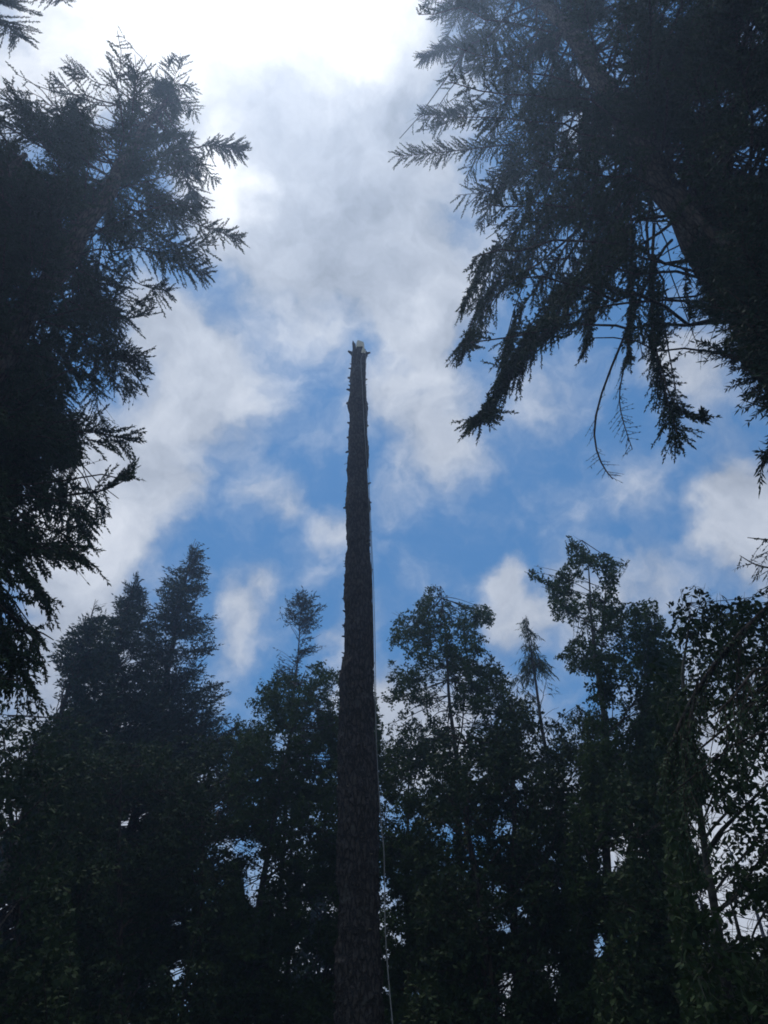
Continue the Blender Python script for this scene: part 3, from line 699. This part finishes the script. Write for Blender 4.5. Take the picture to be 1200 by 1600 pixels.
conifer('conifer', 'huge dark conifer filling the upper right, thick trunk and bare hanging boughs', [(1215,575),(1162,487),(1075,340),(1005,240),(900,60)], 8.0, (810,-150), [N_POLY], N_HOLES, R=6.3, n=520, zlo=10.0,
        p=dict(slope_lo=.35, slope_hi=-.4, slope_pow=2.5, arch=.14, jit=8, droop=.22, tdroop=.10, tw=.028, tl=.075, inner=.15, tspace=.010, space=.032, bmax=.6, cthr=.46, csize=.55, flatness=.25, relax=0), r0=.36, r1=.12,
        extra=[dict(px=[(960,250),(840,330),(760,400),(722,480)], D=(7.8,6.8), r=.022, p=dict(bmax=.5, tl=.068, tw=.024, tspace=.0095, space=.028, cthr=.36)), dict(px=[(940,300),(860,420),(800,500),(790,560)], D=(7.7,6.8), r=.022, p=dict(bmax=.5, tl=.068, tw=.024, tspace=.0095, space=.028, cthr=.36)), dict(px=[(980,300),(900,420),(830,520),(780,590)], D=(7.7,6.5), r=.022, p=dict(bmax=.5, tl=.068, tw=.024, tspace=.0095, space=.028, cthr=.36)),
               dict(px=[(980,200),(850,250),(770,300),(712,305)], D=(7.9,7.4), r=.022, p=dict(bmax=.5, tl=.068, tw=.024, tspace=.0095, space=.028, cthr=.36)), dict(px=[(960,160),(820,140),(740,180),(660,180)], D=(8,7.8), r=.022, p=dict(bmax=.5, tl=.068, tw=.024, tspace=.0095, space=.028, cthr=.36)), dict(px=[(940,100),(800,60),(700,70),(660,90)], D=(8,8), r=.022, p=dict(bmax=.5, tl=.068, tw=.024, tspace=.0095, space=.028, cthr=.36)),
               dict(px=[(1050,375),(1030,390),(1000,470),(960,560),(928,640),(925,690),(940,730),(957,748)], D=(7.6,6.0), r=.026, p=bare),
               dict(px=[(1010,380),(995,450),(985,540),(965,610),(970,650),(988,702)], D=(7.6,6.2), r=.018, p=dict(bare, keep=.8, tl=.06, tw=.012)),
               dict(px=[(1022,350),(1018,430),(1020,520),(1035,600),(1062,690)], D=(7.6,6.4), r=.030, p=dict(bmax=.42, tl=.062, tw=.020, tspace=.0095, space=.028, cthr=.3)),
               dict(px=[(1030,560),(1045,620),(1070,650),(1104,648)], D=(6.6,6.3), r=.010, p=dict(bmax=.2, keep=.7)),
               dict(px=[(1045,420),(1075,500),(1088,535),(1098,560)], D=(7.4,7.1), r=.010, p=dict(bare, keep=.5)),
               dict(px=[(985,320),(988,400),(985,480),(980,560)], D=(7.6,6.6), r=.022, p=dict(bmax=.3, tl=.068, tw=.024, tspace=.0095, space=.028, cthr=.36)),
               dict(px=[(1000,290),(930,400),(850,520),(790,600),(752,640),(750,655)], D=(7.7,6.2), r=.028, p=dict(bmax=.5, tl=.068, tw=.024, tspace=.0095, space=.028, cthr=.36)),
               dict(px=[(980,260),(870,330),(780,430),(735,500),(728,548)], D=(7.7,6.4), r=.028, p=dict(bmax=.5, tl=.068, tw=.024, tspace=.0095, space=.028, cthr=.36)),
               dict(px=[(950,230),(840,220),(720,235),(615,245)], D=(7.9,7.2), r=.03, p=dict(bmax=.45, tl=.068, tw=.024, tspace=.0095, space=.028, cthr=.36)),
               dict(px=[(1000,300),(960,400),(925,470),(915,548)], D=(7.7,6.6), r=.02, p=dict(bmax=.3, tl=.068, tw=.024, tspace=.0095, space=.028, cthr=.36)),
               dict(px=[(1075,400),(1070,440),(1075,475),(1085,500)], D=(7.7,7.5), r=.010, p=dict(bmax=.2, keep=.6))])

O_POLY = [(1100,300),(1160,270),(1210,260),(1420,200),(1450,760),(1205,745),(1186,732),(1188,700),(1200,688),(1230,680),(1205,655),(1180,645),(1158,632),(1160,615),(1182,608),(1185,592),(1150,582),(1128,555),(1122,525),(1100,500),(1088,480),(1082,440),(1075,400),(1085,350)]
conifer('conifer', 'dense dark green conifer at the right edge in front of the thick leaning trunk', [(1420,900),(1330,600)], 6.2, (1200,150), [O_POLY], [(1172,525,8,7,.8),(1085,415,8,20,.6),(1100,365,20,22,.4)], R=3.4, n=520, zlo=4.0,
        p=dict(slope_lo=.1, slope_hi=-.5, droop=.2, bmax=.45, tw=.020, tl=.09, tspace=.014, space=.06, jit=4, apex=False, relax=.1), r0=.25, r1=.04, needles=1, mats=(M_BARK, M_NEEDLE2),
        extra=[dict(px=[(1290,480),(1200,540),(1150,560),(1128,548)], D=(5.8,5.9), r=.015, p=dict(bmax=.4, cthr=.1, space=.03)), dict(px=[(1290,420),(1190,470),(1130,490),(1098,480)], D=(5.8,6.0), r=.015, p=dict(bmax=.4, cthr=.1, space=.03)), dict(px=[(1290,540),(1230,580),(1200,585),(1180,590)], D=(5.8,5.9), r=.015, p=dict(bmax=.4, cthr=.1, space=.03)), dict(px=[(1290,340),(1190,380),(1120,410),(1090,400)], D=(5.8,6.1), r=.015, p=dict(bmax=.35, cthr=.1, space=.03)),
               dict(px=[(1300,600),(1240,640),(1190,635),(1160,625)], D=(5.2,5.0), r=.015, p=dict(bmax=.2)), dict(px=[(1320,660),(1250,700),(1200,705),(1188,728)], D=(5.2,5.0), r=.013, p=dict(bmax=.2))])

# ------------------------------------------------------------------ firs at the left behind the clearing
fir = dict(cthr=.22, slope_lo=-.15, slope_hi=-1.0, slope_pow=.7, arch=.06, droop=.12, tdroop=-.05, tw=.060, tl=.17, tspace=.05, space=.13, jit=3, bmax=.8, inner=.1)
C_POLY = [(306,840),(312,848),(316,862),(326,858),(322,870),(328,882),(330,895),(322,910),(330,925),(320,945),(330,958),(348,955),(345,968),(335,985),(322,990),(350,990),(354,1003),(342,1020),(338,1040),(325,1052),(345,1062),(358,1068),(371,1055),(370,1068),(355,1085),(345,1110),(375,1125),(390,1200),(400,1500),(150,1500),(200,1150),(215,1050),(225,980),(238,950),(242,925),(248,918),(252,905),(262,900),(255,880),(262,878),(275,888),(283,878),(290,885),(292,862),(300,852)]
conifer('fir_tree', 'pointed fir, tallest of the three left of the bare trunk, against the blue gap', [(306,845)], 25.0, (306,842), [C_POLY], [(250,1000,8,6,.6),(330,1030,14,5,.7),(335,1045,12,5,.5)] + LOWH, R=3.6, n=640, zlo=6.0, p=fir, r0=.28, r1=.006, mats=(M_BARK, M_NEEDLE2), group='pointed firs left of the clearing')
D_POLY = [(216,892),(221,905),(222,915),(230,922),(232,935),(244,950),(250,985),(262,1050),(280,1130),(300,1500),(60,1500),(100,1180),(120,1090),(150,1020),(160,980),(176,950),(174,926),(186,932),(194,928),(197,908),(206,912),(210,896)]
conifer('fir_tree', 'middle and second tallest of the three pointed firs on the left', [(216,896)], 24.0, (216,893), [D_POLY], [(196,1028,8,8,.95),(206,1034,8,6,.9),(180,1060,6,5,.7)] + LOWH, R=3.6, n=600, zlo=6.0, p=fir, r0=.26, r1=.006, mats=(M_BARK, M_NEEDLE2), group='pointed firs left of the clearing')
E_POLY = [(150,936),(156,948),(166,955),(178,965),(185,990),(190,1050),(200,1150),(210,1500),(-40,1500),(30,1180),(85,1100),(92,1050),(75,1025),(85,1005),(110,985),(114,972),(126,978),(130,958),(140,965),(152,962),(147,945)]
conifer('fir_tree', 'shortest of the three pointed firs, at the left under the drooping boughs', [(150,940)], 22.0, (150,938), [E_POLY], [(105,1095,8,14,.6),(90,1100,9,14,.7),(170,1120,6,14,.7)] + LOWH, R=3.4, n=540, zlo=5.0, p=fir, r0=.24, r1=.006, mats=(M_BARK, M_NEEDLE2), group='pointed firs left of the clearing')

F_POLY = [(470,918),(478,925),(482,935),(488,925),(492,918),(500,935),(512,945),(508,965),(500,975),(508,985),(505,992),(490,985),(485,995),(503,1005),(502,1015),(480,1025),(472,1028),(470,1075),(455,1075),(458,1035),(448,1020),(465,1010),(462,980),(455,976),(440,975),(428,965),(432,955),(445,950),(445,930),(455,938),(460,925)]
F2 = [(432,1008),(440,1018),(447,1035),(455,1045),(455,1080),(430,1085),(425,1050),(430,1035)]
conifer('spindly_fir', 'slender fir with a tufted top and bare stem just left of the bare trunk', [(464,1030),(472,922)], 26.0, (473,918), [F_POLY, F2], LOWH, R=1.3, n=120, zlo=12.0, p=dict(fir, jit=2, tl=.15, tw=.05, bmax=.4), r0=.13, r1=.006, mats=(M_BARK, M_NEEDLE2))

# ------------------------------------------------------------------ broadleaf trees
G_POLY = [(425,1048),(440,1035),(450,1050),(468,1055),(478,1040),(495,1030),(515,1028),(525,1045),(545,1058),(590,1080),(600,1130),(590,1600),(340,1600),(350,1250),(365,1150),(372,1105),(385,1085),(398,1078),(402,1062),(418,1072)]
broadleaf('broadleaf_tree', 'rounded dark broadleaf tree behind and left of the bare trunk', [(470,1060),(477,1036)], 19.0, [G_POLY], [(524,1090,7,14,.8),(528,1118,5,8,.8),(392,1125,16,16,.6),(500,1185,10,8,.7),(385,1310,20,8,.5),(390,1360,12,20,.5)] + LOWH, R=3.6, n=700, zlo=3.5, p=dict(leaf=.085, tl=.5, lspace=.014, jit=4))
H_POLY = [(672,908),(685,916),(699,923),(702,940),(714,934),(728,922),(724,938),(738,948),(746,940),(752,948),(764,944),(772,955),(784,966),(778,978),(762,988),(768,1003),(755,1012),(772,1022),(790,1040),(800,1060),(810,1100),(830,1200),(850,1600),(588,1600),(590,1250),(596,1180),(604,1150),(600,1132),(614,1130),(608,1105),(592,1095),(586,1075),(590,1062),(604,1050),(600,1035),(612,1025),(608,1005),(594,992),(600,985),(612,975),(606,955),(618,948),(628,938),(642,940),(655,930),(662,915)]
broadleaf('broadleaf_tree', 'airy broadleaf tree with small leaves standing right of the bare trunk and its rope', [(735,1600),(712,1180),(700,1080),(688,912)], 17.5, [H_POLY], [(640,990,14,14,.35),(680,945,10,8,.4),(715,1005,8,6,.5),(670,1060,14,14,.5),(700,1080,12,20,.35),(620,1110,12,14,.4),(660,1150,12,10,.4),(735,1130,12,14,.7),(762,1140,8,10,.7),(725,1160,14,10,.8),(770,1165,8,8,.6),(630,1040,14,8,.4),(690,1120,8,14,.4),(740,1205,8,10,.6)] + LOWH, R=3.0, n=640, zlo=3.5, p=dict(leaf=.085, tl=.42, lspace=.015, jit=4), r0=.13)
ced = dict(apex_w=.2, cthr=.2, slope_lo=-.2, slope_hi=-.9, arch=.25, droop=.9, tdroop=1.1, flatness=.3, tw=.030, tl=.20, tspace=.038, space=.12, jit=3, bmax=.5, inner=.1)
I_POLY = [(820,962),(826,968),(828,985),(845,990),(858,985),(854,1005),(850,1020),(862,1028),(865,1045),(876,1062),(870,1080),(880,1095),(900,1082),(905,1095),(915,1140),(920,1250),(930,1600),(760,1600),(780,1200),(790,1080),(796,1032),(815,1040),(818,1025),(805,1015),(820,1008),(808,995),(800,980),(812,976),(815,965)]
conifer('cedar_tree', 'narrow cedar with drooping feathery sprays between two broadleaf trees on the right', [(850,1150),(824,966)], 20.0, (822,963), [I_POLY], [(850,1100,10,20,.6),(870,1120,14,20,.6),(835,1150,10,14,.5),(870,1200,16,30,.5)] + LOWH, R=2.4, n=190, zlo=5.0, p=ced, r0=.17, r1=.006, mats=(M_BARK, M_CEDAR))
J_POLY = [(886,834),(900,840),(906,852),(918,855),(930,843),(936,848),(940,860),(952,864),(958,877),(968,876),(986,872),(984,882),(975,890),(978,908),(968,925),(968,940),(985,944),(1000,935),(1020,933),(1032,945),(1034,962),(1046,978),(1060,1000),(1080,1100),(1080,1600),(870,1600),(880,1250),(905,1150),(896,1080),(895,1056),(880,1048),(868,1040),(865,1025),(885,1012),(890,998),(908,990),(905,976),(885,980),(870,975),(855,960),(858,940),(850,925),(838,910),(820,900),(817,880),(845,888),(858,900),(870,895),(878,885),(890,875),(885,860)]
broadleaf('broadleaf_tree', 'tall broadleaf tree whose loose top rises highest on the right into the blue', [(960,1600),(945,1120),(920,960),(908,840)], 15.0, [J_POLY], [(905,915,14,10,.8),(925,905,8,16,.7),(918,960,16,10,.6),(935,1000,8,8,.5),(960,1010,10,6,.4),(900,1075,16,12,.8),(985,1030,14,8,.5),(1000,1050,12,10,.5),(925,1110,14,10,.5),(980,1120,10,20,.5),(990,1090,10,14,.4)] + LOWH, R=3.0, n=700, zlo=3.2, p=dict(leaf=.085, tl=.42, lspace=.015, jit=4, over=.3), r0=.13)
K_POLY = [(1036,932),(1048,924),(1065,920),(1076,908),(1092,904),(1099,917),(1120,914),(1132,928),(1145,935),(1170,920),(1260,900),(1330,1100),(1300,1650),(1060,1650),(1030,1300),(1020,1150),(1010,1050),(1035,985),(1046,975),(1042,950)]
broadleaf('broadleaf_tree', 'big leaved broadleaf tree at the right edge with bright sky gaps and forked pale limbs', [(1150,1640),(1118,1450),(1098,1335),(1085,1230),(1066,1050),(1060,912)], 8.5, [K_POLY], K_HOLES, R=2.6, n=500, zlo=2.2, p=dict(leaf=.085, lw=.55, tl=.34, lspace=.030, space=.10, jit=5, six=1, limb_r=.6), r0=.07, r1=.015, mats=(M_GREY, M_LEAF2),
          limbs=[dict(px=[(1100,1340),(1125,1300),(1160,1265),(1210,1215)], D=(8.5,8.2), r=.028), dict(px=[(1062,1310),(1080,1265),(1092,1230),(1100,1180)], D=(8.6,8.7), r=.015), dict(px=[(1160,1480),(1148,1430),(1135,1390)], D=(8.4,8.4), r=.022), dict(px=[(1125,1460),(1112,1410),(1104,1370)], D=(8.5,8.5), r=.016), dict(px=[(1210,1400),(1180,1450),(1165,1500)], D=(8.3,8.3), r=.014)])
LQ = [(1166,838),(1172,834),(1195,828),(1210,820),(1400,780),(1500,1150),(1230,1110),(1150,1170),(1110,1240),(1085,1300),(1050,1290),(1020,1240),(1040,1150),(1080,1060),(1110,1000),(1140,960),(1152,940),(1172,922),(1170,905),(1185,892),(1190,880),(1166,880),(1154,868),(1172,864)]
lb = dict(cthr=.1, bmax=.6, space=.04, tl=.065, tw=.022, tspace=.014, droop=.8, tdroop=.4)
conifer('conifer', 'dark conifer cropped at the right edge, long bough slanting down across broadleaf crowns', [(1560,1300),(1480,1000)], 6.8, (1400,500), [LQ], [(1160,1100,16,10,.6),(1120,1180,30,20,.6),(1180,1160,20,14,.6),(1190,1050,10,10,.5),(1180,925,10,8,.6),(1060,1200,20,14,.5)] + K_HOLES, R=3.6, n=90, zlo=3.5,
        p=dict(slope_lo=.2, slope_hi=.1, droop=.5, tdroop=.3, tw=.017, tl=.07, tspace=.018, jit=4, bmax=.5, apex=False, relax=0), r0=.22, r1=.03, mats=(M_BARK, M_NEEDLE),
        extra=[dict(px=[(1450,820),(1330,850),(1215,935),(1130,1015),(1062,1120),(1035,1210)], D=(6.8,6.9), r=.05, p=lb), dict(px=[(1380,840),(1225,845),(1195,843),(1168,840)], D=(6.8,6.2), r=.014, p=dict(bmax=.22, tl=.05, tw=.014)),
               dict(px=[(1380,870),(1215,890),(1180,883),(1156,868)], D=(6.8,6.2), r=.014, p=dict(bmax=.2, tl=.05, tw=.014)),
               dict(px=[(1090,1065),(1075,1150),(1068,1230),(1072,1300)], D=(6.8,6.6), r=.015, p=lb), dict(px=[(1160,985),(1150,1060),(1155,1130),(1150,1180)], D=(6.8,6.6), r=.015, p=dict(lb, keep=.6))])

# ------------------------------------------------------------------ the dark wall of forest behind
bgp = dict(leaf=.105, tl=.7, lspace=.024, space=.15, jit=8, lw=.6)
def wall(px0, px1, ytop, yb=1750):
    w = px1 - px0; n = 9
    return [(px0 + w * i / (n - 1), ytop + rng.uniform(-14, 14) + 50 * abs(2 * i / (n - 1) - 1) ** 2.2) for i in range(n)] + [(px1 + 30, yb), (px0 - 30, yb)]
BG = [('dark leafy tree half cropped by the left edge beneath the drooping boughs', [(-90,1640),(-75,1105)], 14.0, wall(-260,110,1095), 2.9),
      ('dark broadleaf tree at the bottom left corner, right of the half cropped one', [(40,1640),(22,1092)], 17.0, wall(-300,180,1085), 3.2),
      ('dark leafy tree low on the left in front of the pointed firs', [(190,1640),(198,1155)], 18.0, wall(70,330,1150), 3.2),
      ('dark leafy tree below the tallest pointed fir', [(320,1640),(323,1145)], 19.0, wall(215,430,1140), 3.2),
      ('dark tree low behind the left side of the bare trunk', [(450,1640),(458,1110)], 24.0, wall(330,590,1105), 3.6),
      ('dark tree low just right of the hanging rope', [(640,1640),(636,1140)], 22.0, wall(570,740,1125), 3.4),
      ('dark tree with a visible grey stem below the airy broadleaf tree', [(772,1640),(752,1450),(728,1290),(721,1125)], 15.0, wall(650,860,1120), 3.0),
      ('dark tree with a pale leaning stem below the narrow cedar', [(842,1640),(822,1520),(806,1440),(792,1100)], 16.0, wall(740,960,1095), 3.0),
      ('dark tree below the tall loose topped broadleaf tree', [(925,1640),(908,1125)], 21.0, wall(830,1060,1120), 3.4),
      ('dark tree with a long grey stem low on the right', [(1105,1640),(1078,1500),(1050,1370),(1026,1155)], 13.0, wall(945,1100,1150), 2.6),
      ('dark shrubby tree in the bottom right corner', [(1190,1640),(1180,1500)], 12.0, [(1070,1480),(1110,1462),(1150,1475),(1190,1500),(1240,1480),(1400,1500),(1400,1760),(1040,1760)], 2.6)]
for k, (lab, tp, D, poly, R) in enumerate(BG):
    broadleaf('understorey_tree', lab, tp, D, [poly], LOWH, R=R, n=330, zlo=2.0, p=bgp, r0=.17 if D < 17 else .15, r1=.04, mats=(M_BARK, M_LEAF2), group='dark trees along the foot of the picture')
# the forest farther back, too deep and dark to count
def far_forest():
    gq = Geo(); B_ = []; 
    n = 24
    for i in range(n):
        az = math.radians(-42 + 84 * i / (n - 1) + rng.uniform(-1, 1)); d = rng.uniform(30, 40)
        h = rng.uniform(12.5, 17.5); x, y = d * math.sin(az), d * math.cos(az)
        zz = np.linspace(-.1, h, 10)
        tubes(gq, np.stack([x + .2 * np.sin(zz), y + 0 * zz, zz], -1)[None], (np.linspace(.24, .03, 10))[None], 6, m=1)
        m = 11000
        f = rng.random(m) ** .8; a = rng.uniform(0, TAU, m); rr = (1.02 - f) * 3.4 * np.sqrt(rng.random(m)) * (1 + .25 * np.sin(f * 40 + a * 2))
        P = np.stack([x + rr * np.cos(a), y + rr * np.sin(a), 1.0 + f * (h - 1) - .25 * rr], -1)
        Dn = np.stack([np.cos(a), np.sin(a), rng.normal(-.2, .4, m)], -1) + rng.normal(0, .5, (m, 3))
        ok = lookup(FARM, P, 6) > rng.random(m)
        P, Dn = P[ok], Dn[ok]
        strips(gq, P, Dn, rng.uniform(.22, .42, len(P)), rng.uniform(.10, .18, len(P)))
    tag(gq.build('far_forest', [M_NEEDLE2, M_BARK]), 'deep dark woods seen between the nearer trees', 'forest', kind='stuff')
FARM = mask([[(-900,-1000),(2000,-1000),(2000,1900),(-900,1900)]], LOWH + [(1130,1350,120,160,.9)])
far_forest()

# ------------------------------------------------------------------ scattering volume added to lift the upper trees, standing in for lens veil
if VEIL_DENSITY > 0:
    x0, x1, y0, y1, z0, z1 = -60, 60, -25, 75, -1.5, 48
    V = [(x, y, z) for z in (z0, z1) for y in (y0, y1) for x in (x0, x1)]
    F = [(0, 2, 3, 1), (4, 5, 7, 6), (0, 1, 5, 4), (2, 6, 7, 3), (0, 4, 6, 2), (1, 3, 7, 5)]
    G_ = Geo(); G_.add(np.array(V), F)
    m = bpy.data.materials.new('veil_scatter'); m.use_nodes = True; t = m.node_tree; t.nodes.clear()
    pv = t.nodes.new('ShaderNodeVolumePrincipled'); pv.inputs['Color'].default_value = VEIL_COL
    pv.inputs['Density'].default_value = VEIL_DENSITY; pv.inputs['Anisotropy'].default_value = VEIL_ANISO
    t.links.new(pv.outputs[0], t.nodes.new('ShaderNodeOutputMaterial').inputs['Volume'])
    tag(G_.build('veil_volume', [m]), kind='stuff')
